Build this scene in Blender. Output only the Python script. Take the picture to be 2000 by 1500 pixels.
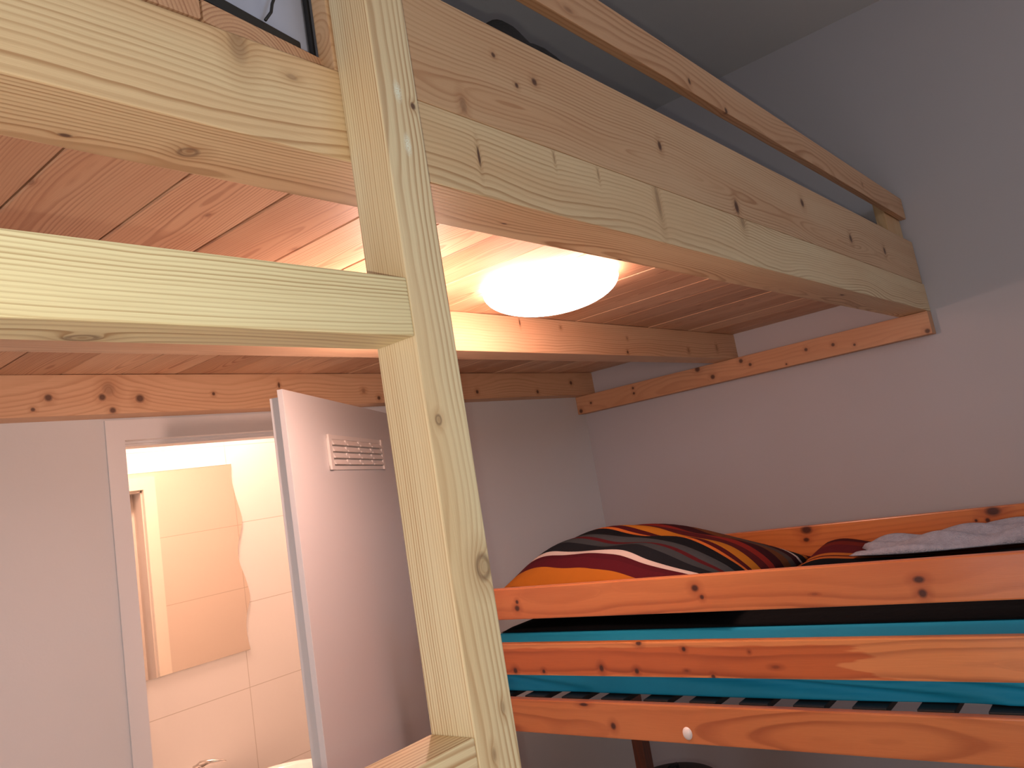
import bpy, bmesh, math, random
from mathutils import Vector, Matrix
for o in list(bpy.data.objects): bpy.data.objects.remove(o)
random.seed(4)
sc = bpy.context.scene; C = sc.collection
YR_ = -1.9
def srgb(*c):
    return tuple(((v/255)/12.92 if v/255 <= .04045 else ((v/255+.055)/1.055)**2.4) for v in c) + (1,)

# ---------------------------------------------------------------- camera
cd = bpy.data.cameras.new('camera'); cam = bpy.data.objects.new('camera', cd); C.objects.link(cam)
R = ((.61302659, -.77134486, -.1709547), (.02042394, .23178093, -.97255358), (.78979824, .59270963, .15784177))
cam.matrix_world = Matrix(((R[0][0], -R[1][0], -R[2][0], 0), (R[0][1], -R[1][1], -R[2][1], 0), (R[0][2], -R[1][2], -R[2][2], 1.70), (0, 0, 0, 1)))
cd.sensor_fit = 'HORIZONTAL'; cd.sensor_width = 36; cd.lens = 1541.98/2000*36
cd.shift_x = -71.81/2000; cd.shift_y = -65.91/2000; cd.clip_start = .02
sc.camera = cam
# ---------------------------------------------------------------- exposure, sky, lights
vs = sc.view_settings; vs.view_transform = 'Standard'; vs.look = 'None'; vs.gamma = 1; vs.use_curve_mapping = False; vs.exposure = 0.3
w = bpy.data.worlds.new('sky'); sc.world = w; w.use_nodes = True
w.node_tree.nodes['Background'].inputs[0].default_value = (.55, .68, .95, 1); w.node_tree.nodes['Background'].inputs[1].default_value = .6
def lamp(name, kind, loc, energy, color, **k):
    d = bpy.data.lights.new(name, kind); d.energy = energy; d.color = color
    for a, v in k.items(): setattr(d, a, v)
    o = bpy.data.objects.new(name, d); C.objects.link(o); o.location = loc; return o
lamp('phone_flash', 'POINT', (-.012, 0, 1.672), 11, (1, .95, .79), shadow_soft_size=.004)
win = lamp('window_daylight', 'AREA', (-1.72, .45, 1.45), 11, (.95, .93, 1), shape='RECTANGLE', size=1.1, size_y=1.1)
win.rotation_euler = (0, math.radians(-90), 0)
upper_fill = lamp('upper_room_fill', 'AREA', (1.3, YR_+.03, 2.55), 7.5, (.72, .85, 1), shape='RECTANGLE', size=1.3, size_y=.6)  # added area light, out of view, that brightens the upper room
upper_fill.rotation_euler = (math.radians(90), 0, 0)
BATH = (2.35, 2.8, 2.52)

# ---------------------------------------------------------------- node helpers
def mat(name):
    m = bpy.data.materials.new(name); m.use_nodes = True
    return m, m.node_tree, m.node_tree.nodes['Principled BSDF']
class NT:
    def __init__(s, nt): s.nt = nt
    def n(s, t, **k):
        x = s.nt.nodes.new(t)
        for a, v in k.items(): setattr(x, a, v)
        return x
    def put(s, sock, v):
        if isinstance(v, bpy.types.NodeSocket): s.nt.links.new(v, sock)
        else: sock.default_value = v
    def math(s, op, a, b=0., c=None):
        x = s.n('ShaderNodeMath', operation=op); s.put(x.inputs[0], a); s.put(x.inputs[1], b)
        if c is not None: s.put(x.inputs[2], c)
        return x.outputs[0]
    def vm(s, op, a, b=(0, 0, 0)):
        x = s.n('ShaderNodeVectorMath', operation=op); s.put(x.inputs[0], a); s.put(x.inputs[1], b)
        return x.outputs['Value'] if op in ('LENGTH', 'DISTANCE', 'DOT_PRODUCT') else x.outputs[0]
    def noise(s, v, scale, detail=2, rough=.5):
        x = s.n('ShaderNodeTexNoise'); s.put(x.inputs['Vector'], v); x.inputs['Scale'].default_value = scale
        x.inputs['Detail'].default_value = detail; x.inputs['Roughness'].default_value = rough
        return x.outputs['Fac']
    def ramp(s, f, stops, interp='LINEAR'):
        x = s.n('ShaderNodeValToRGB'); e = x.color_ramp; e.interpolation = interp; s.put(x.inputs[0], f)
        while len(e.elements) < len(stops): e.elements.new(.5)
        for el, (p, c) in zip(e.elements, stops):
            el.position = p; el.color = c if hasattr(c, '__len__') else (c, c, c, 1)
        return x.outputs[0]
    def mix(s, f, a, b, blend='MIX'):
        x = s.n('ShaderNodeMix', data_type='RGBA', blend_type=blend); s.put(x.inputs[0], f); s.put(x.inputs[6], a); s.put(x.inputs[7], b)
        return x.outputs[2]
    def mapr(s, v, a, b, c=0., d=1.):
        x = s.n('ShaderNodeMapRange'); s.put(x.inputs[0], v)
        for i, q in enumerate((a, b, c, d)): x.inputs[i+1].default_value = q
        return x.outputs[0]
    def bump(s, h, strength, dist=.001):
        x = s.n('ShaderNodeBump'); x.inputs['Strength'].default_value = strength; x.inputs['Distance'].default_value = dist
        s.put(x.inputs['Height'], h); return x.outputs[0]

def wood(name, axis, light, dark, center, rings=160, pith=(.05, -.04), knots=(), seed=0., line=.55, warp=.012, tint=None, rough=.55, coat=0, boards=None, kdark=(78, 44, 30), halo=.35):
    """axis: grain direction; knots: (x,y,z,radius,(sx,sy,sz),kind) in world coordinates"""
    m, nt, b = mat(name); N = NT(nt)
    tc = N.n('ShaderNodeTexCoord').outputs['Object']
    p = tc
    ai = 'XYZ'.index(axis); oi = [i for i in range(3) if i != ai]
    sep = N.n('ShaderNodeSeparateXYZ'); N.put(sep.inputs[0], p)
    L = sep.outputs[ai]; A = sep.outputs[oi[0]]; B = sep.outputs[oi[1]]
    if boards:      # (offset, pitch): each board gets its own seed and its own ring centre
        q = N.math('DIVIDE', N.math('SUBTRACT', A, boards[0]), boards[1]); idx = N.math('FLOOR', q)
        wn = N.n('ShaderNodeTexWhiteNoise', noise_dimensions='1D'); N.put(wn.inputs['W'], idx); rnd = wn.outputs['Value']
        wn2 = N.n('ShaderNodeTexWhiteNoise', noise_dimensions='1D'); N.put(wn2.inputs['W'], N.math('ADD', idx, 31.7)); rnd2 = wn2.outputs['Value']
        A = N.math('ADD', N.math('MULTIPLY', N.math('SUBTRACT', q, N.math('ADD', idx, .5)), boards[1]), N.mapr(rnd2, 0, 1, -.05, .05))
        sd = N.math('MULTIPLY', rnd, 17.)
    else: sd = 0.
    def vec(sl, sa, sb, off):
        c = N.n('ShaderNodeCombineXYZ')
        N.put(c.inputs[0], N.math('ADD', N.math('MULTIPLY_ADD', L, sl, off+seed), sd)); N.put(c.inputs[1], N.math('MULTIPLY', A, sa)); N.put(c.inputs[2], N.math('MULTIPLY', B, sb))
        return c.outputs[0]
    n1 = N.noise(vec(1.6, 3, 3, 1.3), 1, 1); n2 = N.noise(vec(1.6, 3, 3, 7.9), 1, 1); n3 = N.noise(vec(7, 14, 14, 3.1), 1, 2)
    a = N.math('ADD', A, N.math('MULTIPLY_ADD', n1, warp*6, -warp*3 - pith[0]))
    bb = N.math('ADD', B, N.math('MULTIPLY_ADD', n2, warp*6, -warp*3 - pith[1]))
    r = N.math('SQRT', N.math('ADD', N.math('MULTIPLY', a, a), N.math('MULTIPLY', bb, bb)))
    r = N.math('ADD', r, N.math('MULTIPLY_ADD', n3, min(.007, 1.2/rings), -min(.0035, .6/rings)))
    core = halo_m = pale = None
    for (kx, ky, kz, kr, ks, kind) in knots:
        d = N.vm('SUBTRACT', p, (kx-center[0], ky-center[1], kz-center[2]))
        d = N.vm('MULTIPLY', d, (1/(kr*ks[0]), 1/(kr*ks[1]), 1/(kr*ks[2])))
        d = N.vm('LENGTH', d)
        g = N.math('DIVIDE', 1., N.math('ADD', 1., N.math('MULTIPLY', d, d)))
        if kind != 'pale': r = N.math('ADD', r, N.math('MULTIPLY', g, kr*1.3))
        if kind == 'pale':
            k = N.mapr(d, 1.5, .3); pale = k if pale is None else N.math('MAXIMUM', pale, k)
        else:
            k = N.mapr(d, 1.25, .6, 0, .9)
            if kind == 'ring': k = N.math('MULTIPLY', k, N.mapr(d, .55, .85, .25, 1.))
            if kind == 'soft': k = N.math('MULTIPLY', k, .35)
            core = k if core is None else N.math('MAXIMUM', core, k)
            h = N.mapr(d, 3.0, 1.0); halo_m = h if halo_m is None else N.math('MAXIMUM', halo_m, h)
    x = N.math('MULTIPLY', r, rings)
    fr = N.math('FRACT', x); fl = N.math('FLOOR', x)
    wn = N.n('ShaderNodeTexWhiteNoise', noise_dimensions='1D'); N.put(wn.inputs['W'], fl)
    amp = N.mapr(wn.outputs['Value'], 0, 1, .35, 1.)
    late = N.ramp(fr, [(0, .5), (.08, 0.), (.50, .06), (.84, 1.), (.95, 1.), (1, .5)])
    late = N.math('MULTIPLY', late, amp)
    late = N.math('MULTIPLY', late, N.mapr(N.noise(vec(2, 9, 9, 5.), 1, 2), .3, .62, .25, 1.))
    fib = N.noise(vec(14, 900, 900, 0.), 1, 2, .6)
    broad = N.noise(vec(1.5, 14, 14, 11.), 1, 2)
    tint = tint or (srgb(222, 186, 138) if light is PL else srgb(214, 160, 104))
    base = N.mix(N.mapr(broad, .40, .72, 0, .6), light, tint)
    col = N.mix(N.math('MULTIPLY', late, min(1., line*1.35)), base, dark)
    col = N.mix(N.mapr(fib, .3, .7, .0, .16), col, dark)
    if boards:
        col = N.mix(1., col, N.ramp(rnd, [(0, (.74, .66, .62, 1)), (1, (1, 1, 1, 1))]), 'MULTIPLY')
    if core is not None:
        col = N.mix(N.math('MULTIPLY', halo_m, halo), col, dark)
        col = N.mix(core, col, srgb(*kdark))
    if pale is not None: col = N.mix(N.math('MULTIPLY', pale, N.mapr(N.noise(p, 600, 2), .35, .5)), col, srgb(238, 240, 222))
    N.put(b.inputs['Base Color'], col); b.inputs['Roughness'].default_value = rough
    b.inputs['Coat Weight'].default_value = coat; b.inputs['Coat Roughness'].default_value = .25
    hgt = N.math('ADD', N.math('MULTIPLY', late, -.5), fib)
    N.put(b.inputs['Normal'], N.bump(hgt, .25, .0006))
    return m

def plain(name, col, rough=.6, metal=0., noise=None, bump=None, **k):
    m, nt, b = mat(name); N = NT(nt)
    tc = N.n('ShaderNodeTexCoord').outputs['Object']
    if noise:
        f = N.noise(tc, noise[0], 3); c = N.mix(N.mapr(f, .35, .65, 0, noise[1]), col, tuple(v*.7 for v in col[:3])+(1,))
        N.put(b.inputs['Base Color'], c)
    else: b.inputs['Base Color'].default_value = col
    b.inputs['Roughness'].default_value = rough; b.inputs['Metallic'].default_value = metal
    if bump: N.put(b.inputs['Normal'], N.bump(N.noise(tc, bump[0], 3), bump[1], bump[2]))
    for a, v in k.items(): b.inputs[a].default_value = v
    return m

# ---------------------------------------------------------------- object helpers
def link(name, me, m=None, parent=None, loc=(0, 0, 0), smooth=False):
    o = bpy.data.objects.new(name, me); C.objects.link(o); o.location = loc
    if m: me.materials.append(m)
    if parent:
        o.parent = parent
        o.location = Vector(loc) - Vector(parent['_o'])
    if smooth:
        for f in me.polygons: f.use_smooth = True
    return o
def tag(o, label, cat, group=None):
    o['label'] = label; o['category'] = cat
    if group: o['group'] = group
    return o
ROOTS = []
def thing(name, label, cat, loc, group=None):
    o = bpy.data.objects.new(name, None); C.objects.link(o); o.location = loc; o.empty_display_size = .1
    o['_o'] = tuple(loc); ROOTS.append(o); return tag(o, label, cat, group)
def boxes_mesh(name, bl, bev=0., center=(0, 0, 0)):
    me = bpy.data.meshes.new(name); bm = bmesh.new()
    for (x0, x1, y0, y1, z0, z1) in bl:
        r = bmesh.ops.create_cube(bm, size=1)
        for v in r['verts']:
            v.co = Vector(((x0+x1)/2+v.co.x*(x1-x0), (y0+y1)/2+v.co.y*(y1-y0), (z0+z1)/2+v.co.z*(z1-z0))) - Vector(center)
    if bev: bmesh.ops.bevel(bm, geom=bm.edges[:], offset=bev, segments=2, affect='EDGES', profile=.6)
    bm.to_mesh(me); bm.free(); return me
def box(name, b, m, parent=None, bev=.0015):
    c = ((b[0]+b[1])/2, (b[2]+b[3])/2, (b[4]+b[5])/2)
    return link(name, boxes_mesh(name, [b], bev, c), m, parent, c)
def boxes(name, bl, m, parent=None, bev=0., center=None):
    c = center or tuple((min(b[2*i] for b in bl)+max(b[2*i+1] for b in bl))/2 for i in range(3))
    return link(name, boxes_mesh(name, bl, bev, c), m, parent, c)
def struct(name, bl, m, bev=0.):
    o = boxes(name, bl, m, None, bev); o['kind'] = 'structure'; return o
def ctr(b): return ((b[0]+b[1])/2, (b[2]+b[3])/2, (b[4]+b[5])/2)
def lathe(name, prof, m, parent=None, loc=(0, 0, 0), seg=64, smooth=True):
    me = bpy.data.meshes.new(name); bm = bmesh.new(); rows = []
    for (r, z) in prof:
        if r < 1e-6: rows.append([bm.verts.new((0, 0, z))])
        else: rows.append([bm.verts.new((r*math.cos(2*math.pi*i/seg), r*math.sin(2*math.pi*i/seg), z)) for i in range(seg)])
    for a, b in zip(rows, rows[1:]):
        for i in range(seg):
            j = (i+1) % seg
            if len(a) == 1 and len(b) == 1: continue
            if len(a) == 1: bm.faces.new((a[0], b[j], b[i]))
            elif len(b) == 1: bm.faces.new((a[i], a[j], b[0]))
            else: bm.faces.new((a[i], a[j], b[j], b[i]))
    bmesh.ops.recalc_face_normals(bm, faces=bm.faces[:])
    bm.to_mesh(me); bm.free(); return link(name, me, m, parent, loc, smooth)
def tube(name, pts, rad, m, parent=None, loc=(0, 0, 0), seg=10):
    """pts relative to loc; rad number or list"""
    me = bpy.data.meshes.new(name); bm = bmesh.new(); P = [Vector(p) for p in pts]; rows = []
    for i, p in enumerate(P):
        t = (P[min(i+1, len(P)-1)]-P[max(i-1, 0)]).normalized()
        u = t.cross(Vector((0, 0, 1)));  u = u if u.length > .05 else t.cross(Vector((0, 1, 0))); u.normalize(); v = t.cross(u)
        r = rad[i] if hasattr(rad, '__len__') else rad
        rows.append([bm.verts.new(p+(u*math.cos(2*math.pi*k/seg)+v*math.sin(2*math.pi*k/seg))*r) for k in range(seg)])
    for a, b in zip(rows, rows[1:]):
        for k in range(seg): bm.faces.new((a[k], a[(k+1) % seg], b[(k+1) % seg], b[k]))
    bm.faces.new(rows[0]); bm.faces.new(rows[-1][::-1]); bmesh.ops.recalc_face_normals(bm, faces=bm.faces[:])
    bm.to_mesh(me); bm.free(); return link(name, me, m, parent, loc, True)
def shell(name, fn, nu, nv, m, parent=None, loc=(0, 0, 0)):
    """closed body from fn(u,v)->(x,y,ztop,zbot), coordinates relative to loc"""
    me = bpy.data.meshes.new(name); bm = bmesh.new(); T = []; Bq = []
    for i in range(nu+1):
        rt = []; rb = []
        for j in range(nv+1):
            x, y, zt, zb = fn(i/nu, j/nv)
            edge = i in (0, nu) or j in (0, nv)
            if edge: v = bm.verts.new((x, y, (zt+zb)/2)); rt.append(v); rb.append(v)
            else: rt.append(bm.verts.new((x, y, zt))); rb.append(bm.verts.new((x, y, zb)))
        T.append(rt); Bq.append(rb)
    for i in range(nu):
        for j in range(nv):
            bm.faces.new((T[i][j], T[i+1][j], T[i+1][j+1], T[i][j+1]))
            f = (Bq[i][j], Bq[i][j+1], Bq[i+1][j+1], Bq[i+1][j])
            if len(set(f)) == 4 and set(f) != {T[i][j], T[i+1][j], T[i+1][j+1], T[i][j+1]}: bm.faces.new(f)
    bmesh.ops.recalc_face_normals(bm, faces=bm.faces[:])
    bm.to_mesh(me); bm.free(); return link(name, me, m, parent, loc, True)

# ---------------------------------------------------------------- room dimensions
XE, YW, ZC = 3.1157, 2.1867, 3.2526
XL, YR = -1.75, -1.9
ZD = 2.158                     # underside of the loft deck
DX0, DX1, DZ = .9776, 1.90, 1.9932     # bathroom door opening
YB = 2.287                     # bathroom side of the door wall
YM = 3.205                     # tiled wall behind the basin

def plaster(name, col):
    m, nt, b = mat(name); N = NT(nt); tc = N.n('ShaderNodeTexCoord').outputs['Object']
    N.put(b.inputs['Base Color'], N.mix(N.mapr(N.noise(tc, 2.2, 3), .35, .65, 0, .25), col, tuple(v*.93 for v in col[:3])+(1,)))
    b.inputs['Roughness'].default_value = .85
    N.put(b.inputs['Normal'], N.bump(N.noise(tc, 190, 3), .25, .001)); return m
M_wall = plaster('white_plaster', (.70, .69, .69, 1))
M_wall_r = plaster('dimmed_wall_plaster', (.52, .478, .488, 1))  # right wall toned down: the weaker light there is put into its colour
M_ceil = plaster('ceiling_paint', (.62, .60, .58, 1))
M_floor = wood('floor_boards', 'Y', srgb(240, 222, 206), srgb(205, 175, 155), (0, 0, 0), boards=(0, .12), seed=2, tint=srgb(235, 210, 190))
M_paint = plain('white_door_paint', (.76, .74, .74, 1), .35)

def tile_mat():
    m, nt, b = mat('wall_tiles'); N = NT(nt); tc = N.n('ShaderNodeTexCoord').outputs['Object']
    br = N.n('ShaderNodeTexBrick'); br.offset = .0
    sep = N.n('ShaderNodeSeparateXYZ'); N.put(sep.inputs[0], tc); cb = N.n('ShaderNodeCombineXYZ')
    N.put(cb.inputs[0], N.math('ADD', N.math('ADD', sep.outputs[0], sep.outputs[1]), .454)); N.put(cb.inputs[1], N.math('ADD', sep.outputs[2], .228))
    N.put(br.inputs['Vector'], cb.outputs[0])
    for k, v in (('Scale', 1), ('Mortar Size', .0016), ('Mortar Smooth', .1), ('Brick Width', .60), ('Row Height', .335), ('Bias', 0)): br.inputs[k].default_value = v
    br.inputs['Color1'].default_value = br.inputs['Color2'].default_value = (.78, .74, .71, 1); br.inputs['Mortar'].default_value = (.55, .50, .45, 1)
    N.put(b.inputs['Base Color'], br.outputs['Color']); b.inputs['Roughness'].default_value = .3
    return m
M_tile = tile_mat()

# ---------------------------------------------------------------- the shell of the room
struct('floor', [(XL-.1, XE+.1, YR-.1, YB, -.1, 0)], M_floor)
struct('ceiling', [(XL-.1, XE+.1, YR-.1, YB, ZC, ZC+.1)], M_ceil)
struct('wall_right', [(XE, XE+.1, YR-.1, YW, 0, ZC)], M_wall_r)
WY0, WY1, WZ0, WZ1 = -.15, 1.05, .85, 2.03
struct('wall_left', [(XL-.1, XL, YR-.1, WY0, 0, ZC), (XL-.1, XL, WY1, YW, 0, ZC), (XL-.1, XL, WY0, WY1, 0, WZ0), (XL-.1, XL, WY0, WY1, WZ1, ZC)], M_wall)
struct('wall_far', [(XL-.1, DX0-.03, YW, YB, 0, ZC), (DX1+.03, XE+.1, YW, YB, 0, ZC), (DX0-.03, DX1+.03, YW, YB, DZ+.03, ZC)], M_wall)
struct('wall_near', [(XL, .6, YR-.1, YR, 0, ZC), (2.0, XE, YR-.1, YR, 0, ZC), (.6, 2.0, YR-.1, YR, 0, 2.2), (.6, 2.0, YR-.1, YR, 2.9, ZC)], M_wall)
wf = []
for (a, b_, c, d) in ((WY0, WY1, WZ0, WZ0+.05), (WY0, WY1, WZ1-.05, WZ1), (WY0, WY0+.05, WZ0+.05, WZ1-.05), (WY1-.05, WY1, WZ0+.05, WZ1-.05), (.42, .48, WZ0+.05, WZ1-.05)):
    wf.append((XL-.07, XL-.02, a, b_, c, d))
wfo = struct('window_1', wf, M_paint)
M_glass = plain('window_glass', (1, 1, 1, 1), .02, **{'Transmission Weight': 1.})
gl = boxes('glass', [(XL-.05, XL-.045, WY0+.05, WY1-.05, WZ0+.05, WZ1-.05)], M_glass); gl.parent = wfo; gl.location = gl.location - wfo.location
wf2 = struct('added_window_2', [(.6, 2.0, YR-.07, YR-.02, 2.2, 2.25), (.6, 2.0, YR-.07, YR-.02, 2.85, 2.9), (.6, .65, YR-.07, YR-.02, 2.25, 2.85), (1.95, 2.0, YR-.07, YR-.02, 2.25, 2.85), (1.27, 1.33, YR-.07, YR-.02, 2.25, 2.85)], M_paint)  # added unseen window, put in to go with the upper room's extra light
gl = boxes('glass', [(.65, 1.95, YR-.05, YR-.045, 2.25, 2.85)], M_glass); gl.parent = wf2; gl.location = gl.location - wf2.location
# bathroom shell
BX0, BX1, BZ = .55, 2.75, 2.60
struct('wall_bathroom_far', [(BX0-.1, BX1+.1, YM, YM+.1, 0, BZ)], M_tile)
struct('wall_bathroom_left', [(BX0-.1, BX0, YB+.012, YM, 0, BZ)], M_tile)
struct('wall_bathroom_right', [(BX1, BX1+.1, YB+.012, YM, 0, BZ)], M_tile)
struct('wall_bathroom_near', [(BX0, DX0-.06, YB, YB+.012, 0, BZ), (DX1+.06, BX1, YB, YB+.012, 0, BZ), (DX0-.06, DX1+.06, YB, YB+.012, DZ+.06, BZ)], M_tile)
struct('ceiling_bathroom', [(BX0-.1, BX1+.1, YB, YM+.1, BZ, BZ+.08)], M_wall)
struct('floor_bathroom', [(BX0-.1, BX1+.1, YB, YM+.1, -.1, 0)], plain('grey_floor_tiles', (.45, .42, .4, 1), .4))
# door frame (casing with stepped rebate)
g = .005
fr = [(DX0-.047, DX0, YW-g, YW, 0, DZ+.055), (DX1, DX1+.047, YW-g, YW, 0, DZ+.055), (DX0, DX1, YW-g, YW, DZ, DZ+.055)]
fr += [(DX0-.03, DX0, YW, YB, 0, DZ+.03), (DX1, DX1+.03, YW, YB, 0, DZ+.03), (DX0, DX1, YW, YB, DZ+.0, DZ+.03)]
fr += [(DX0, DX0+.006, YW+.040, YB, 0, DZ), (DX1-.006, DX1, YW+.040, YB, 0, DZ), (DX0, DX1, YW+.040, YB, DZ-.012, DZ)]
fr += [(DX0, DX0+.003, YW+.030, YW+.040, 0, DZ), (DX0, DX1, YW+.028, YW+.040, DZ-.006, DZ)]
struct('trim_2', [(DX0-.06, DX0, YB+.0003, YB+.024, 0, DZ+.06), (DX1, DX1+.06, YB+.0003, YB+.024, 0, DZ+.06), (DX0, DX1, YB+.0003, YB+.024, DZ, DZ+.06)], plain('bright_casing', (.93, .93, .90, 1), .4))
struct('trim_1', fr, M_paint)
# door leaf, ajar into the room
leafW, leafT, ZL = .954, .040, 2.020
door = thing('bathroom_door', 'white interior door standing open behind the ladder post, small vent grille near its top', 'door', (1.907, 2.175, 0))
door['kind'] = 'structure'; door.name = 'door_1'
del door['_o']
ang = math.radians(-146.41)
def leaf(name, bl, m, parent, bev=.001):
    me = boxes_mesh(name, bl, bev); o = bpy.data.objects.new(name, me); C.objects.link(o); me.materials.append(m); o.parent = parent; return o
# local x runs from hinge to free edge, local y = -thickness; the room side face is y=0 (+y faces the camera)
lf = leaf('leaf', [(0, leafW, -.014, 0, .01, ZL), (.013, leafW-.013, -leafT, -.014, .01, ZL-.016)], M_paint, door)
door.rotation_euler = (0, 0, ang)
v0, v1, vz0, vz1 = .200, .703, 1.8225, 1.9195
vb = [(v0, v1, .0, .004, vz0, vz0+.012), (v0, v1, 0, .004, vz1-.012, vz1), (v0, v0+.018, 0, .008, vz0, vz1), (v1-.022, v1, 0, .008, vz0, vz1), (v0, v1, 0, .0015, vz0, vz1)]
vent = leaf('vent_grille', vb, plain('vent_plastic', (.86, .80, .76, 1), .3), door, .0008)
lv = bpy.data.meshes.new('louvre')
bm = bmesh.new()
cw = (v1-v0-.040)/4; chh = (vz1-vz0-.024)/4
for i in range(4):
    for j in range(4):
        x0 = v0+.018+i*cw; z0 = vz0+.012+j*chh
        r = bmesh.ops.create_cube(bm, size=1)
        for v in r['verts']:
            x = x0+cw/2+v.co.x*(cw-.014); z = z0+chh/2+v.co.z*(chh-.004); y = .005+v.co.y*.006+(-.0035 if v.co.z > 0 else .004)
            v.co = Vector((x, y, z))
        for s in (0,):
            r = bmesh.ops.create_cube(bm, size=1)
            for v in r['verts']: v.co = Vector((x0+v.co.x*.014+.0, .005+v.co.y*.008, z0+chh/2+v.co.z*chh*.8))
bm.to_mesh(lv); bm.free()
lo = bpy.data.objects.new('louvre', lv); C.objects.link(lo); lv.materials.append(bpy.data.materials['vent_plastic']); lo.parent = vent
hd = leaf('door_handle', [(leafW-.075, leafW-.045, 0, .008, .98, 1.12), (leafW-.068, leafW-.052, .008, .05, 1.05, 1.066), (leafW-.17, leafW-.052, .038, .052, 1.05, 1.066)], plain('handle_metal', (.6, .6, .6, 1), .3, 1.), door, .002)

# ---------------------------------------------------------------- loft bed
PL, PD = srgb(234, 220, 184), srgb(168, 122, 78)        # pale spruce
OL, OD = srgb(222, 186, 140), srgb(160, 104, 62)        # warmer spruce of the far parts
loft = thing('loft_bed', 'raw spruce loft bed with its ladder post, beams and plank deck overhead', 'loft bed', (.5416, .57, 0))
def beam(name, b, axis, parent=loft, knots=(), light=PL, dark=PD, bev=.0018, **k):
    m = wood(name+'_wood', axis, light, dark, ctr(b), knots=knots, **k)
    return box(name, b, m, parent, bev)
YF, ZB = .597, 2.0536
# posts
kp = [(.560, .54, 2.103, .0035, (1, 1, 1.2), 'hole'), (.529, .54, 1.772, .004, (1, 1, 1.3), 'ring'), (.558, .54, 1.629, .0095, (1, 1, 1.3), 'ring'),
      (.541, .54, 2.114, .0045, (1, 1, 2.2), 'pale'), (.544, .54, 2.056, .004, (1, 1, 2.6), 'pale'), (.535, .54, 1.468, .003, (1, 1, 2), 'soft'), (.555, .54, 1.502, .003, (1, 1, 2), 'soft')]
beam('post', (.5149, .5683, .54, YF-.0005, 0, 2.62), 'Z', knots=kp, rings=300, pith=(-.035, .06), seed=3.3, warp=.0035, line=.75)
beam('post', (-.62, -.567, .54, YF-.0005, 0, 2.62), 'Z', rings=220, seed=8.1)
# side beam and guard board
S1 = (1, 1, 1)
kb = [(.722, YF, 2.107, .0085, (.28, 1, 1.6), 'knot'), (.887, YF, 2.143, .008, (.25, 1, 1.1), 'soft'), (.998, YF, 2.141, .008, (.25, 1, 1.1), 'soft'), (1.176, YF, 2.128, .016, (.4, 1, 1.9), 'soft'),
      (.456, YF, 2.13, .004, (1.6, 1, .8), 'soft'), (.40, YF, 2.146, .012, (.8, 1, 1.6), 'soft'), (1.53, YF, 2.15, .012, (.8, 1, 1.4), 'soft'),
      (.372, .654, ZB, .0105, (.9, .9, 1), 'ring'), (.274, .672, ZB, .004, (1.4, .8, 1), 'knot'), (.822, .655, ZB, .003, (2, .6, 1), 'knot'), (1.172, .691, ZB, .003, (2.6, .6, 1), 'knot'), (2.212, .631, ZB, .006, (2.4, .7, 1), 'knot')]
beam('side_beam', (XL, XE-.0005, YF, .6963, ZB, 2.156), 'X', knots=kb, rings=190, pith=(.035, -.085), seed=1.7, warp=.010, line=.62, light=srgb(231, 206, 165), tint=srgb(218, 176, 132))
kg = [(.788, YF, 2.269, .004, S1, 'knot'), (.873, YF, 2.256, .006, S1, 'knot'), (.829, YF, 2.237, .004, S1, 'knot'), (1.226, YF, 2.243, .008, (.8, 1, 1.2), 'knot'), (1.517, YF, 2.178, .012, (.8, 1, 1.3), 'knot'),
      (1.945, YF, 2.263, .011, S1, 'knot'), (2.304, YF, 2.219, .012, S1, 'knot'), (2.66, YF, 2.227, .012, S1, 'knot'), (.709, YF, 2.173, .010, (.6, 1, 1.2), 'soft')]
beam('guard_board', (.512, 3.096, YF+.0005, .6215, 2.157, 2.3151), 'X', knots=kg, rings=150, pith=(.0, -.03), seed=5.2, light=srgb(216, 180, 142), tint=srgb(204, 156, 116), dark=OD, warp=.014, line=.5)
kr = [(1.417, .598, 2.429, .006, (.8, 1, 1.2), 'knot'), (1.578, .598, 2.41, .007, S1, 'knot'), (2.588, .598, 2.44, .007, S1, 'soft'), (1.005, .598, 2.423, .008, (1.6, 1, .6), 'soft')]
beam('safety_rail', (.5149, 3.10, .598, .6185, 2.405, 2.484), 'X', knots=kr, rings=120, seed=9.4, light=srgb(212, 168, 130), dark=OD, tint=srgb(200, 148, 108))
beam('rail_block', (2.90, 3.10, .622, .655, 2.17, 2.484), 'Z', light=OL, dark=OD, rings=130, seed=4.)
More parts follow.
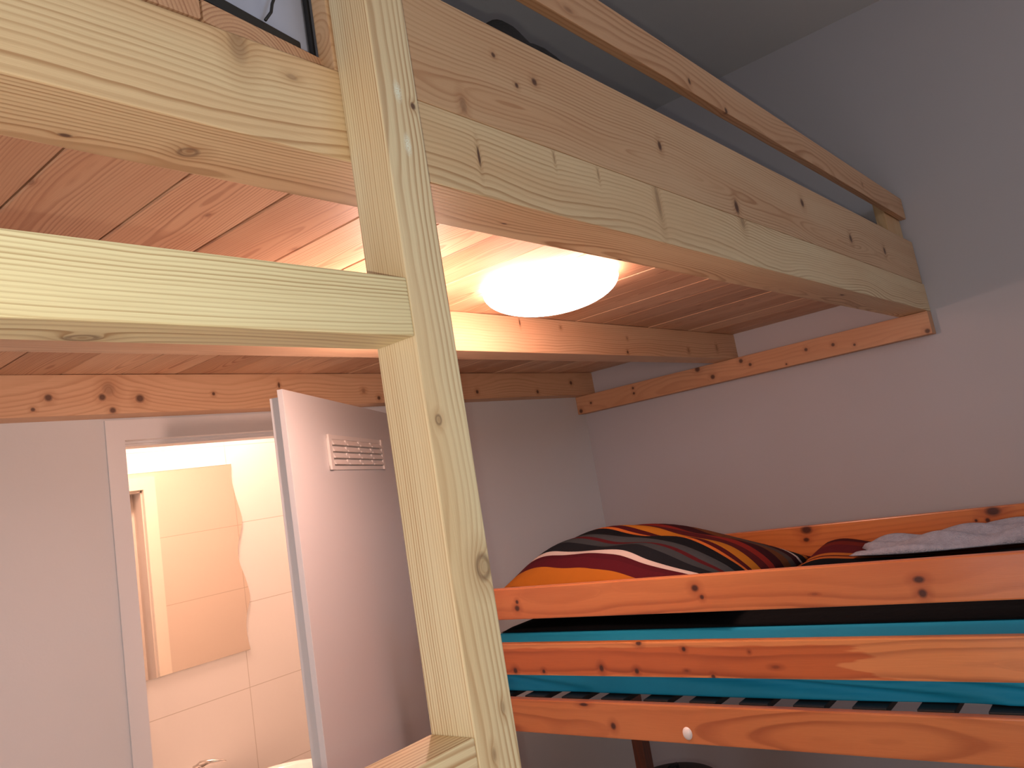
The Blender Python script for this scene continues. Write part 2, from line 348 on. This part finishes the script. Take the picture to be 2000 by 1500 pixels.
# joists and wall ledger
km = [(1.702, 1.3613, 2.14, .008, (.3, 1, 1.2), 'knot'), (2.245, 1.3613, 2.065, .006, S1, 'knot'), (2.258, 1.3613, 2.113, .005, S1, 'soft'), (2.681, 1.3613, 2.079, .008, S1, 'soft'), (2.927, 1.3613, 2.095, .008, (1, 1, 1.4), 'soft'), (1.892, 1.3613, 2.134, .005, S1, 'soft')]
beam('middle_joist', (XL, XE-.0005, 1.3613, 1.4525, ZB, ZD-.0005), 'X', knots=km, rings=170, pith=(.03, -.08), seed=12.4, light=srgb(228, 194, 158), tint=srgb(216, 166, 126), dark=OD, line=.35)
kj = [(.775, 2.11, 2.1, .009, S1, 'knot'), (.899, 2.11, 2.098, .009, S1, 'hole'), (.916, 2.11, 2.119, .015, (1, 1, 1.2), 'soft'), (.993, 2.11, 2.092, .011, S1, 'knot'), (.922, 2.11, 2.063, .008, S1, 'knot'), (.74, 2.11, 2.072, .005, S1, 'knot'),
      (1.415, 2.11, 2.122, .007, (.6, 1, 1.3), 'knot'), (1.738, 2.11, 2.098, .008, S1, 'soft'), (1.80, 2.11, 2.071, .007, S1, 'knot'), (2.299, 2.11, 2.082, .008, S1, 'knot'), (2.68, 2.11, 2.074, .008, S1, 'knot'), (2.935, 2.11, 2.11, .009, S1, 'knot'), (1.20, 2.11, 2.10, .005, S1, 'knot')]
beam('wall_joist', (XL, XE-.0005, 2.1098, YW-.0005, ZB, ZD-.0005), 'X', knots=kj, rings=150, pith=(.04, .05), seed=15., light=srgb(222, 180, 142), tint=srgb(208, 154, 114), dark=OD, line=.3)
kl = [(3.0556, y, z, r, S1, 'knot') for (y, z, r) in ((2.167, 1.984, .010), (2.103, 2.011, .006), (1.862, 2.032, .006), (1.862, 2.008, .006), (1.529, 2.045, .012), (1.466, 1.998, .010), (1.328, 2.035, .009), (1.292, 2.012, .007), (1.143, 1.98, .004), (1.054, 2.018, .007), (.948, 2.012, .007), (.87, 1.993, .005), (.612, 1.981, .009))]
beam('wall_ledger', (3.0556, XE-.0003, .5975, YW-.0005, 1.9696, ZB-.001), 'Y', knots=kl, rings=120, seed=21., light=srgb(214, 160, 120), dark=srgb(160, 100, 64), tint=srgb(204, 144, 102), line=.3)
# plank deck: boards run across the beams, tongue edges open a hair
DK = (XL, XE-.001, .62, YW-.001, ZD, ZD+.022)
pitch, off = .1465, .514
planks = []
x = off-pitch*16
M_deck = None
bm = bmesh.new(); me = bpy.data.meshes.new('deck')
dc = ctr(DK)
i = -16
xs = {0: off, 2: .83, 5: 1.26, 8: 1.697, 10: 1.982}
while True:
    x0 = max(off+i*pitch, XL+.001); x1 = min(off+(i+1)*pitch, XE-.001)
    if x0 >= XE-.002: break
    if x1 > x0:
        yf0 = .620; yf1 = .620
        if x0 < .51: yf0 = max(.598, .620-(.524-x0)*.15); yf1 = max(.598, .620-(.524-x1)*.15)
        gap = random.choice([.0004, .0008, .0016, .0022])
        r = bmesh.ops.create_cube(bm, size=1)
        dz = random.uniform(0, .0012)
        for v in r['verts']:
            left = v.co.x < 0; fr_ = v.co.y < 0; lo_ = v.co.z < 0
            v.co = Vector(((x0+gap) if left else (x1-gap), (yf0 if left else yf1) if fr_ else DK[3], (ZD+dz) if lo_ else DK[5])) - Vector(dc)
        es = [e for e in bm.edges if all(v in r['verts'] for v in e.verts) and all(v.co.z < 0 for v in e.verts) and abs(e.verts[0].co.y-e.verts[1].co.y) > .3]
        bmesh.ops.bevel(bm, geom=es, offset=.0018, segments=1, affect='EDGES')
    i += 1
bm.to_mesh(me); bm.free()
kd = [(x_, y_, ZD, .0045, (.8, 1.6, 1), 'soft') for (x_, y_) in ((.37, 1.01), (.60, 1.02), (.80, 1.10), (2.3, 1.1), (1.2, 1.7), (1.1, .75))]
M_deck = wood('deck_planks', 'Y', srgb(236, 198, 162), srgb(160, 98, 66), dc, rings=230, pith=(0., -.045), boards=(off-dc[0], pitch), knots=kd, line=.6, tint=srgb(218, 164, 124), seed=2.2)
link('deck', me, M_deck, loft, dc)
# ladder rungs
kr1 = [(.239, .585, 1.8533, .010, (1.2, .9, 1), 'ring')]
beam('rung', (-.567, .5145, .54, YF-.001, 1.8533, 1.9116), 'X', knots=kr1, rings=300, pith=(.10, .30), seed=2.9, warp=.004, line=.75, light=srgb(235, 224, 182), dark=srgb(168, 134, 88), tint=srgb(226, 206, 158))
beam('rung', (-.567, .5145, .54, YF-.001, 1.4316, 1.4899), 'X', rings=200, pith=(.05, .06), seed=6.9, warp=.006, line=.7)
beam('rung', (-.567, .5145, .54, YF-.001, 1.01, 1.068), 'X', rings=200, seed=1.9)
beam('rung', (-.567, .5145, .54, YF-.001, .588, .647), 'X', rings=200, seed=4.9)

# ceiling lamp under the deck
ml, nt, b = mat('lamp_glass'); b.inputs['Base Color'].default_value = (.95, .9, .85, 1); b.inputs['Roughness'].default_value = .3
b.inputs['Emission Color'].default_value = (1, .61, .51, 1); b.inputs['Emission Strength'].default_value = 14.
LC = (1.485, 1.075, ZD)
lp = thing('ceiling_lamp', 'glowing round glass bowl lamp under the loft deck', 'lamp', LC)
lathe('lamp_base', [(0, -.0005), (.075, -.0005), (.075, -.022), (0, -.022)], plain('lamp_metal', (.8, .8, .8, 1), .3, .6), lp, LC)
R_, H_ = .163, .064
prof = [(R_*math.cos(t*math.pi/2/14), -.012-H_*math.sin(t*math.pi/2/14)) for t in range(15)]; prof[-1] = (0, -.012-H_)
lathe('lamp_shade', [(R_-.004, -.010)]+prof, ml, lp, LC)

# unseen bulb added behind the ladder post for warm glow on deck and door
mb, nt, b = mat('bulb_glass'); b.inputs['Emission Color'].default_value = (1, .62, .50, 1); b.inputs['Emission Strength'].default_value = 400.
bu = thing('added_bulb_lamp', 'unseen small bare bulb on a short stem, added under the deck behind the ladder post for its warm light', 'lamp', (1.12, 1.17, ZD))
lathe('bulb_holder', [(0, -.0005), (.03, -.0005), (.03, -.012), (.008, -.014), (.008, -.09), (.016, -.095), (.016, -.13), (0, -.13)], plain('holder_plastic', (.7, .7, .7, 1), .4), bu, (1.12, 1.17, ZD), 24)
lathe('bulb', [(.010, -.1305), (.014, -.138), (.021, -.150), (.023, -.161), (.019, -.174), (.010, -.182), (0, -.184)], mb, bu, (1.12, 1.17, ZD), 24)

# ---------------------------------------------------------------- up on the loft
M_matt = plain('mattress_cover', srgb(176, 182, 205), .8, noise=(5, .25), bump=(9, .5, .02))
mt = thing('loft_mattress', 'grey mattress lying on the loft deck behind the guard board', 'mattress', (1.75, 1.1, DK[5]))
o = box('mattress_body', (.66, 2.85, .640, 1.60, DK[5]+.001, DK[5]+.12), M_matt, mt, .012)
M_black = plain('black_trim', (.012, .012, .014, 1), .5)
fm = thing('side_mattress', 'pale grey-blue mattress with black edge piping at the open side of the loft deck', 'mattress', (.513, .6275, DK[5]+.001)); del fm['_o']
def fpart(name, bx, m, bev):
    me = boxes_mesh(name, [bx], bev); o = bpy.data.objects.new(name, me); C.objects.link(o); me.materials.append(m); o.parent = fm; return o
fpart('mattress_body', (-.85, -.004, .004, 1.05, .002, .14), M_matt, .003)
fpart('edge_piping', (-.85, -.022, -.002, .004, 0, .0125), M_black, .002)
fpart('corner_gap_shade', (-.004, 0, -.002, .004, .0, .14), M_black, .001)  # black strip painting in the shaded gap at the guard board's end
fm.rotation_euler = (0, 0, math.radians(11))
M_dk = plain('dark_knit', srgb(36, 33, 34), .95, bump=(120, .6, .004))
def tc_fn(u, v):
    x = -.9+u*.0; return x
o = tube('bedding_cord', [(0, 0, 0), (.008, .0, .012), (.012, .002, .024), (.024, .004, .05), (.03, .006, .09)], .0016, M_black, None, (.443, .6100, DK[5]+.014), 8)
tag(o, 'thin black cord hanging against the pale loft mattress', 'cord')
def roll(u, v):
    X = .68+u*.92; th = .045
    bump = .030*math.exp(-((X-.918)/.030)**2)+.019*math.exp(-((X-1.0)/.040)**2)-.010*max(0, (X-1.02)/.4)+.002*math.sin(X*23)
    c = math.sin(math.pi*min(1, max(0, v)))**.5
    e = min(1, min(u, 1-u)*14)**.5
    return (X-1.06, .628+v*.12-.69, (.246+bump)*.0+((.068+bump)*c*e), 0)
o = shell('dark_blanket', roll, 60, 14, M_dk, None, (1.06, .69, DK[5]+.1205+.014))
o.location.z = 2.3835-.068
tag(o, 'rumpled dark brown blanket lying along the top of the loft guard board', 'blanket')

# ---------------------------------------------------------------- bunk bed
BL, BD = srgb(208, 128, 76), srgb(146, 68, 36)
XR = 1.5706
bunk = thing('bunk_bed', 'orange stained pine bunk bed along the right wall', 'bunk bed', (2.0, .95, 0))
def rail(name, b, knots=(), axis='Y', **k):
    kw = dict(rings=75, line=.5, rough=.32, coat=.35, tint=srgb(192, 102, 58), kdark=(52, 18, 14), halo=.55); kw.update(k)
    return beam(name, b, axis, bunk, knots, kw.pop('light', BL), kw.pop('dark', BD), .003, **kw)
Y0, Y1 = .12, 1.765
XB = 2.40
k1 = [(XR, 1.423, 1.388, .008, (1, 1, .9), 'knot'), (XR, 1.42, 1.404, .005, S1, 'knot'), (XR, .898, 1.412, .0075, (1, 1.2, 1), 'knot'), (XR, .885, 1.392, .005, S1, 'knot'), (XR, .433, 1.403, .008, (1, 1.3, .8), 'knot'), (XR, .432, 1.378, .008, S1, 'knot'), (XR, .634, 1.386, .003, (1, 2, .7), 'soft')]
rail('side_rail', (XR, XR+.022, Y0+.045, Y1-.045, 1.36, 1.4387), k1, pith=(.05, .03), seed=3.)
k2 = [(XR, 1.071, 1.297, .006, (1, 1.3, .9), 'knot'), (XR, .955, 1.283, .005, S1, 'knot'), (XR, 1.188, 1.241, .008, (1, .8, 1), 'knot'), (XR, 1.463, 1.233, .007, S1, 'knot'), (XR, 1.368, 1.232, .005, S1, 'knot'), (XR, 1.089, 1.235, .006, S1, 'knot'), (XR, .895, 1.225, .005, S1, 'knot'), (XR, .958, 1.237, .003, (1, 1.6, .8), 'soft'), (XR, .80, 1.276, .003, S1, 'soft'), (XR, .748, 1.246, .004, (1, 2.2, .8), 'soft')]
mid = rail('side_rail', (XR, XR+.022, Y0+.045, Y1-.045, 1.2218, 1.2993), k2, pith=(.02, -.01), seed=11., warp=.006, light=srgb(200, 106, 56), dark=srgb(130, 54, 26))
k3 = [(XR, 1.183, 1.110, .008, (1, .9, 1), 'knot'), (XR, 1.26, 1.156, .008, (1, 1.6, .5), 'knot')]
rail('side_rail', (XR, XR+.022, Y0+.045, Y1-.045, 1.0817, 1.1622), k3, pith=(.03, -.015), seed=17.8, warp=.018)
# heartwood patch colouring of the middle rail: red heart to the left, yellow sapwood to the right and along the edges
nt = mid.data.materials[0].node_tree; N = NT(nt); b = nt.nodes['Principled BSDF']
col = b.inputs['Base Color'].links[0].from_socket
tc = N.n('ShaderNodeTexCoord').outputs['Object']; sp = N.n('ShaderNodeSeparateXYZ'); N.put(sp.inputs[0], tc)
yy = sp.outputs[1]; zz = sp.outputs[2]
nz = N.noise(N.vm('MULTIPLY', tc, (1, 5, 40)), 1, 3)
t1 = N.mapr(N.math('ADD', yy, N.math('MULTIPLY_ADD', nz, .30, -.15)), -.385, -.365)
t2 = N.mapr(N.math('ADD', N.math('ABSOLUTE', N.math('ADD', zz, .004)), N.math('MULTIPLY_ADD', N.noise(N.vm('MULTIPLY', tc, (1, 9, 3)), 1, 2), .012, -.006)), .033, .030)
fac = N.math('MULTIPLY', t1, t2)
sap = N.mix(1., col, (1.30, 1.95, 2.4, 1), 'MULTIPLY')
N.put(b.inputs['Base Color'], N.mix(fac, sap, col))
kbk = [(XB, .950, 1.412, .015, (1, 1.2, .8), 'hole'), (XB, .957, 1.383, .008, (1, 1.2, .8), 'knot'), (XB, .434, 1.412, .016, (1, 1.2, .8), 'hole'), (XB, .452, 1.390, .006, S1, 'knot'), (XB, .48, 1.392, .004, S1, 'knot')]
rail('back_rail', (XB, XB+.022, Y0+.045, Y1-.045, 1.27, 1.424), kbk, seed=23., light=srgb(200, 120, 62))
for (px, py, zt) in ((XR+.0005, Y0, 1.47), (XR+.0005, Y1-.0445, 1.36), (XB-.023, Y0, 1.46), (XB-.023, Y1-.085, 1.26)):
    rail('bed_post', (px, px+.045, py, py+.0445, 0, zt), axis='Z', seed=px+py, **(dict(light=srgb(110, 62, 44), tint=srgb(96, 50, 36)) if (zt == 1.26) else {}))  # back corner post: its shade is put into the colour as darker brown
rail('end_rail', (XR+.046, XB-.0235, Y1-.03, Y1-.008, 1.10, 1.22), axis='X', seed=31.)
rail('end_rail', (XR+.046, XB-.0235, Y0+.008, Y0+.03, 1.10, 1.22), axis='X', seed=32.)
rail('slat_bearer', (XR+.0225, XR+.045, Y0+.05, Y1-.05, 1.115, 1.1515), seed=33.)
M_slat = plain('dark_slat', srgb(28, 27, 30), .6)
ys = .19
while ys < 1.66:
    box('slat', (XR+.0235, XB-.0005, ys, ys+.066, 1.152, 1.1645), M_slat, bunk, .002); ys += .121
# lower bunk
rail('lower_side_rail', (XR, XR+.022, Y0+.045, Y1-.045, .33, .43), seed=35.)
rail('lower_base', (XR+.0225, XB, Y0+.045, Y1-.08, .36, .38), seed=36.)
lathe_k = lathe('rail_cap', [(0, .006), (.006, .0055), (.0105, .003), (.0125, 0), (.0125, -.0015), (0, -.0015)], plain('white_plastic', (.85, .80, .78, 1), .3), bunk, (XR-.0002, .986, 1.104), 32)
lathe_k.rotation_euler = (0, math.radians(-90), 0); lathe_k['label'] = 'round white plastic cap on the lowest rail'
lathe_k.scale = (1.1, .95, 1)
# teal mattress
M_teal = plain('teal_sheet', srgb(8, 150, 190), .7, noise=(6, .25))
MX0, MX1, MY0, MY1 = XR+.048, XB-.006, .185, 1.675
def mattress_mesh(name, x0, x1, y0, y1, z0, z1, m, parent, loc, amp=.022):
    me = bpy.data.meshes.new(name); bm = bmesh.new()
    per = []; r = .03; nx = 40; ny = 110; nz = 14
    def P(x, y, z): return bm.verts.new((x-loc[0], y-loc[1], z-loc[2]))
    rows = []
    ring = [(x0+r, y0)] 
    ring = []
    for k in range(nx): ring.append((x0+r+(x1-x0-2*r)*k/nx, y0, 0, -1))
    for k in range(6): a_ = -math.pi/2+math.pi/2*k/6; ring.append((x1-r+r*math.cos(a_), y0+r+r*math.sin(a_), math.cos(a_), math.sin(a_)))
    for k in range(ny): ring.append((x1, y0+r+(y1-y0-2*r)*k/ny, 1, 0))
    for k in range(6): a_ = math.pi/2*k/6; ring.append((x1-r+r*math.cos(a_), y1-r+r*math.sin(a_), math.cos(a_), math.sin(a_)))
    for k in range(nx): ring.append((x1-r-(x1-x0-2*r)*k/nx, y1, 0, 1))
    for k in range(6): a_ = math.pi/2+math.pi/2*k/6; ring.append((x0+r+r*math.cos(a_), y1-r+r*math.sin(a_), math.cos(a_), math.sin(a_)))
    for k in range(ny): ring.append((x0, y1-r-(y1-y0-2*r)*k/ny, -1, 0))
    for k in range(6): a_ = math.pi+math.pi/2*k/6; ring.append((x0+r+r*math.cos(a_), y0+r+r*math.sin(a_), math.cos(a_), math.sin(a_)))
    e = .018
    prof = [(-.02, 0)]+[(.006*(math.sin(t)-1), .006*(1-math.cos(t))) for t in (.4, .9, 1.57)]+[(0, .006+(z1-z0-e-.006)*k/nz) for k in range(1, nz)]+[(-e+e*math.cos(t), (z1-z0)-e+e*math.sin(t)) for t in (0, .4, .8, 1.2, 1.57)]+[(-.022, z1-z0)]
    for (off_, dz) in prof:
        row = []
        for (px, py, nx_, ny_) in ring:
            f = 0
            if nx_ < -.9 and 0 < dz < z1-z0:     # long diagonal creases pulled into the sheet on the room side
                t = (dz)/(z1-z0)
                for (ya, yb, w_, s_) in ((1.30, .35, .10, 1.), (.85, .10, .09, .8), (1.9, 1.25, .10, .6)):
                    if yb < py < ya:
                        q = (ya-py)/(ya-yb); tl = .80-.62*q
                        f += amp*s_*math.sin(math.pi*q)**.5*(math.exp(-((t-tl)/w_)**2)-.8*math.exp(-((t-tl+.17)/w_)**2))
                f += .0015*math.sin(py*9+dz*40)
            row.append(P(px+nx_*(off_+f), py+ny_*(off_+f), z0+dz))
        rows.append(row)
    for a_, b_ in zip(rows, rows[1:]):
        n_ = len(a_)
        for k in range(n_): bm.faces.new((a_[k], a_[(k+1) % n_], b_[(k+1) % n_], b_[k]))
    bm.faces.new(rows[0][::-1]); bm.faces.new(rows[-1]); bmesh.ops.recalc_face_normals(bm, faces=bm.faces[:])
    bm.to_mesh(me); bm.free(); return link(name, me, m, parent, loc, True)
mo = mattress_mesh('bunk_mattress', MX0, MX1, MY0, MY1, 1.1665, 1.285, M_teal, None, ((MX0+MX1)/2, .95, 1.1665))
tag(mo, 'mattress in a teal fitted sheet seen between the rails of the upper bunk', 'mattress')
lm = box('lower_mattress', (XR+.03, XB-.03, .20, 1.66, .3815, .50), plain('grey_ticking', srgb(70, 74, 90), .9), None, .02)
tag(lm, 'dark grey mattress on the lower bunk, mostly out of view', 'mattress')

# striped bed linen
STR = [(0, (40, 42, 48)), (.05, (96, 52, 28)), (.09, (206, 122, 40)), (.16, (96, 24, 36)), (.20, (88, 22, 34)), (.225, (232, 214, 205)), (.25, (30, 32, 38)), (.30, (66, 70, 74)), (.33, (92, 26, 32)), (.35, (74, 78, 82)), (.40, (20, 22, 28)),
       (.47, (222, 120, 52)), (.49, (84, 22, 30)), (.52, (206, 130, 40)), (.58, (92, 28, 34)), (.64, (150, 44, 36)), (.68, (64, 20, 28)), (.74, (120, 70, 40)), (.79, (92, 76, 72)), (.83, (60, 22, 30)), (.87, (232, 214, 205)), (.885, (26, 28, 34)), (.93, (200, 118, 44)), (.96, (92, 26, 34))]
def stripes(name, axis, x0, x1, wob=.02, rep=1., stops=STR):
    m, nt, b = mat(name); N = NT(nt); tc = N.n('ShaderNodeTexCoord').outputs['Object']
    sp = N.n('ShaderNodeSeparateXYZ'); N.put(sp.inputs[0], tc)
    t = N.math('ADD', N.math('MULTIPLY', sp.outputs[0], axis[0]), N.math('MULTIPLY', sp.outputs[1], axis[1]))
    t = N.math('ADD', t, N.math('MULTIPLY_ADD', N.noise(N.vm('MULTIPLY', tc, (3, 5, 3)), 1, 1), wob*2, -wob))
    t = N.math('FRACT', N.math('MULTIPLY', N.mapr(t, x0, x1), rep)) if rep != 1 else N.mapr(t, x0, x1)
    cr = N.ramp(t, [(p, tuple(.62*q for q in srgb(*c)[:3])+(1,)) for p, c in stops], 'CONSTANT')
    N.put(b.inputs['Base Color'], cr); b.inputs['Roughness'].default_value = .9
    N.put(b.inputs['Normal'], N.bump(N.noise(tc, 28, 3), .4, .006)); b.inputs['Specular IOR Level'].default_value = .15
    return m
pc = (2.03, 1.325, 1.3015)
def pil(u, v):
    a_ = 2*u-1; b_ = 2*v-1
    hx, hy = .325, .405
    x = a_*hx*(1-.07*(1-abs(b_))**.7*abs(a_)); y = b_*hy*(1-.06*(1-abs(a_))*abs(b_))
    h = ((1-abs(a_)**2.6)*(1-abs(b_)**2.6))
    h = max(h, 0)**.6
    z = .155*h*(1+.20*math.sin(b_*1.9+.5)+.05*math.sin(a_*5+b_*7))+.035
    return (x, y, z+.004*math.sin(a_*18+b_*6)*h, .0355-.033*h)
M_pl = stripes('striped_pillow_case', (1, -.10), -.365, .35, .014)
o = shell('pillow', pil, 56, 64, M_pl, None, pc); tag(o, 'plump striped pillow at the door end of the upper bunk', 'pillow')
bc = (2.07, .94, 1.2860)
DST = [(0, (9, 9, 12)), (.49, (60, 72, 78)), (.52, (12, 13, 20)), (.59, (206, 116, 54)), (.62, (84, 22, 30)), (.635, (206, 122, 50)), (.67, (110, 30, 38)), (.80, (132, 42, 32)), (.87, (84, 26, 32)), (.93, (110, 66, 40))]
def duv(u, v):
    x = 1.745+u*.65; y = .19+v*1.47
    e = min(1, min(u, 1-u)*16)**.5*min(1, min(v, 1-v)*26)**.5
    w_ = min(1, max(0, (.93-y)/.05))
    w2 = min(1, max(0, (x-1.80)/.22))
    z = .036+.014*w2*min(1, max(0, (x-2.02)/.1))+.006*math.sin(x*6+y*4.2)+.008*math.sin(x*11-y*7+1)+.007*math.sin(y*13+x*2)
    z += .026*math.exp(-((y-.84)/.08)**2)*(.5+.5*u)
    z += .016*w2*(x-2.0)/.3
    z = max(.010, z); w3 = w_*w2
    return (x-bc[0], y-bc[1], (z*w3+.012*(1-w3))*e+.002, 0.0005)
M_dv = stripes('striped_duvet', (1, .04), -.325, .325, .008, stops=DST)
o = shell('duvet', duv, 60, 120, M_dv, None, bc); tag(o, 'flat duvet in dark orange and maroon stripes on the upper bunk', 'duvet')
# towel
M_tw = plain('grey_terry', srgb(160, 162, 176), 1., noise=(60, .5), bump=(260, .9, .004))
tcn = (2.215, .46, 1.363)
def tow(u, v):
    a_ = 2*u-1; b_ = 2*v-1
    x = a_*.105*(1+.12*math.sin(b_*4)); y = b_*.27*(1+.05*math.sin(a_*5))
    h = (max(0, (1-abs(a_)**4)*(1-abs(b_)**5)))**.45
    hh = .016+.012*(1-v)+.010*math.sin(b_*6+a_*2+1)+.008*math.sin(a_*8-b_*5)+.012*math.exp(-((b_+.45)/.18)**2)
    return (x, y, .006+hh*h, .006-.006*h)
o = shell('towel', tow, 40, 60, M_tw, None, tcn); tag(o, 'crumpled grey terry towel dropped on the duvet', 'towel')
# backpack on lower bunk
M_bp = plain('black_nylon', (.010, .010, .012, 1), .6)
bp = thing('backpack', 'black rounded bag standing on the lower bunk in shadow', 'bag', (2.0, 1.33, .5005))
def sack(t, n=24):
    return t
prof = []
for i_ in range(19):
    t = i_/18*math.pi/2
    prof.append((.155*math.cos(t)**.55 if i_ < 18 else 0, .262+.065*math.sin(t)))
lathe('bag_body', [(0, 0), (.14, 0), (.155, .03)]+prof, M_bp, bp, (2.0, 1.33, .502), 40)
tube('bag_handle', [(-.035, 0, 0), (-.03, 0, .016), (0, 0, .022), (.03, 0, .016), (.035, 0, 0)], .006, M_bp, bp, (2.0, 1.33, .827))

# ---------------------------------------------------------------- bathroom contents
mm, nt, b = mat('mirror_silver'); b.inputs['Metallic'].default_value = 1; b.inputs['Roughness'].default_value = .02; b.inputs['Base Color'].default_value = (.80, .70, .60, 1)
edge = [(1.865, 1.996), (1.859, 1.939), (1.869, 1.861), (1.888, 1.766), (1.881, 1.721), (1.858, 1.649), (1.855, 1.583), (1.876, 1.504), (1.886, 1.428), (1.863, 1.359), (1.855, 1.294), (1.863, 1.22)]
def cr(P, n=8):
    out = []
    for i_ in range(len(P)-1):
        p0, p1, p2, p3 = P[max(i_-1, 0)], P[i_], P[i_+1], P[min(i_+2, len(P)-1)]
        for k in range(n):
            t = k/n; out.append(tuple(.5*((2*p1[j])+(-p0[j]+p2[j])*t+(2*p0[j]-5*p1[j]+4*p2[j]-p3[j])*t*t+(-p0[j]+3*p1[j]-3*p2[j]+p3[j])*t**3) for j in (0, 1)))
    return out+[P[-1]]
E_ = cr(edge); ml_ = 1.32
outl = E_+[(ml_-(x_-1.87), z_) for x_, z_ in E_[::-1]]
me = bpy.data.meshes.new('mirror'); bm = bmesh.new(); mc = (1.60, YM-.0035, 1.6)
F_ = [bm.verts.new((x_-mc[0], -.0025, z_-mc[2])) for x_, z_ in outl]; Bk = [bm.verts.new((x_-mc[0], .0025, z_-mc[2])) for x_, z_ in outl]
bm.faces.new(F_); bm.faces.new(Bk[::-1])
for i_ in range(len(F_)): j_ = (i_+1) % len(F_); bm.faces.new((F_[i_], F_[j_], Bk[j_], Bk[i_]))
bmesh.ops.recalc_face_normals(bm, faces=bm.faces[:]); bm.to_mesh(me); bm.free()
o = link('mirror', me, mm, None, mc); tag(o, 'frameless bathroom mirror with wavy side edges on the tiled wall', 'mirror')
M_cer = plain('white_ceramic', (.85, .82, .8, 1), .15)
ba = thing('washbasin', 'white ceramic washbasin under the wavy mirror', 'basin', (1.62, 2.86, 0))
me_prof = [(0, .72), (.10, .725), (.19, .78), (.225, .85), (.23, .862), (.222, .866), (.205, .855), (.17, .80), (.09, .755), (0, .75)]
bo = lathe('bowl', me_prof, M_cer, ba, (1.71, 2.86, -.080), 64)
lathe('pedestal', [(0, .0), (.11, 0), (.09, .1), (.075, .4), (.09, .6395), (0, .6395)], M_cer, ba, (1.70, 2.86, 0), 40)
M_ch = plain('chrome', (.62, .58, .55, 1), .12, 1.)
fa = thing('faucet', 'chrome mixer tap with a curved lever behind the washbasin', 'tap', (1.545, 3.09, .79))
boxes('tap_deck', [(1.48, 1.62, 3.04, YM-.0005, .765, .79)], M_cer, ba, .004)
lathe('tap_body', [(0, 0), (.024, 0), (.024, .01), (.019, .014), (.019, .083), (.021, .088), (.02, .098), (0, .104)], M_ch, fa, (1.545, 3.09, .7905), 32)
tube('tap_lever', [(0, 0, 0), (.004, -.01, .010), (.03, -.03, .013), (.06, -.05, .007), (.075, -.06, 0)], [.014, .013, .008, .0055, .003], M_ch, fa, (1.545, 3.09, .880))
tube('spout', [(0, 0, 0), (.01, -.05, .012), (.015, -.10, .006), (.016, -.12, -.012)], .011, M_ch, fa, (1.545, 3.072, .855))
# bathroom ceiling lamp
me_, nt, b = mat('bath_lamp_glass'); b.inputs['Emission Color'].default_value = (1, .60, .43, 1); b.inputs['Emission Strength'].default_value = 185.
bl = thing('bathroom_ceiling_lamp', 'round bathroom ceiling lamp above the mirror, out of view', 'lamp', (1.65, 3.0, BZ))
lathe('lamp_base', [(0, 0), (.12, 0), (.12, -.02), (0, -.02)], M_cer, bl, (1.65, 3.0, BZ-.0005), 40)
lathe('lamp_shade', [(.11, -.021), (.10, -.05), (.07, -.07), (.03, -.078), (0, -.08)], me_, bl, (1.65, 3.0, BZ), 40)
for o in list(bpy.data.objects):
    if '_o' in o.keys(): del o['_o']
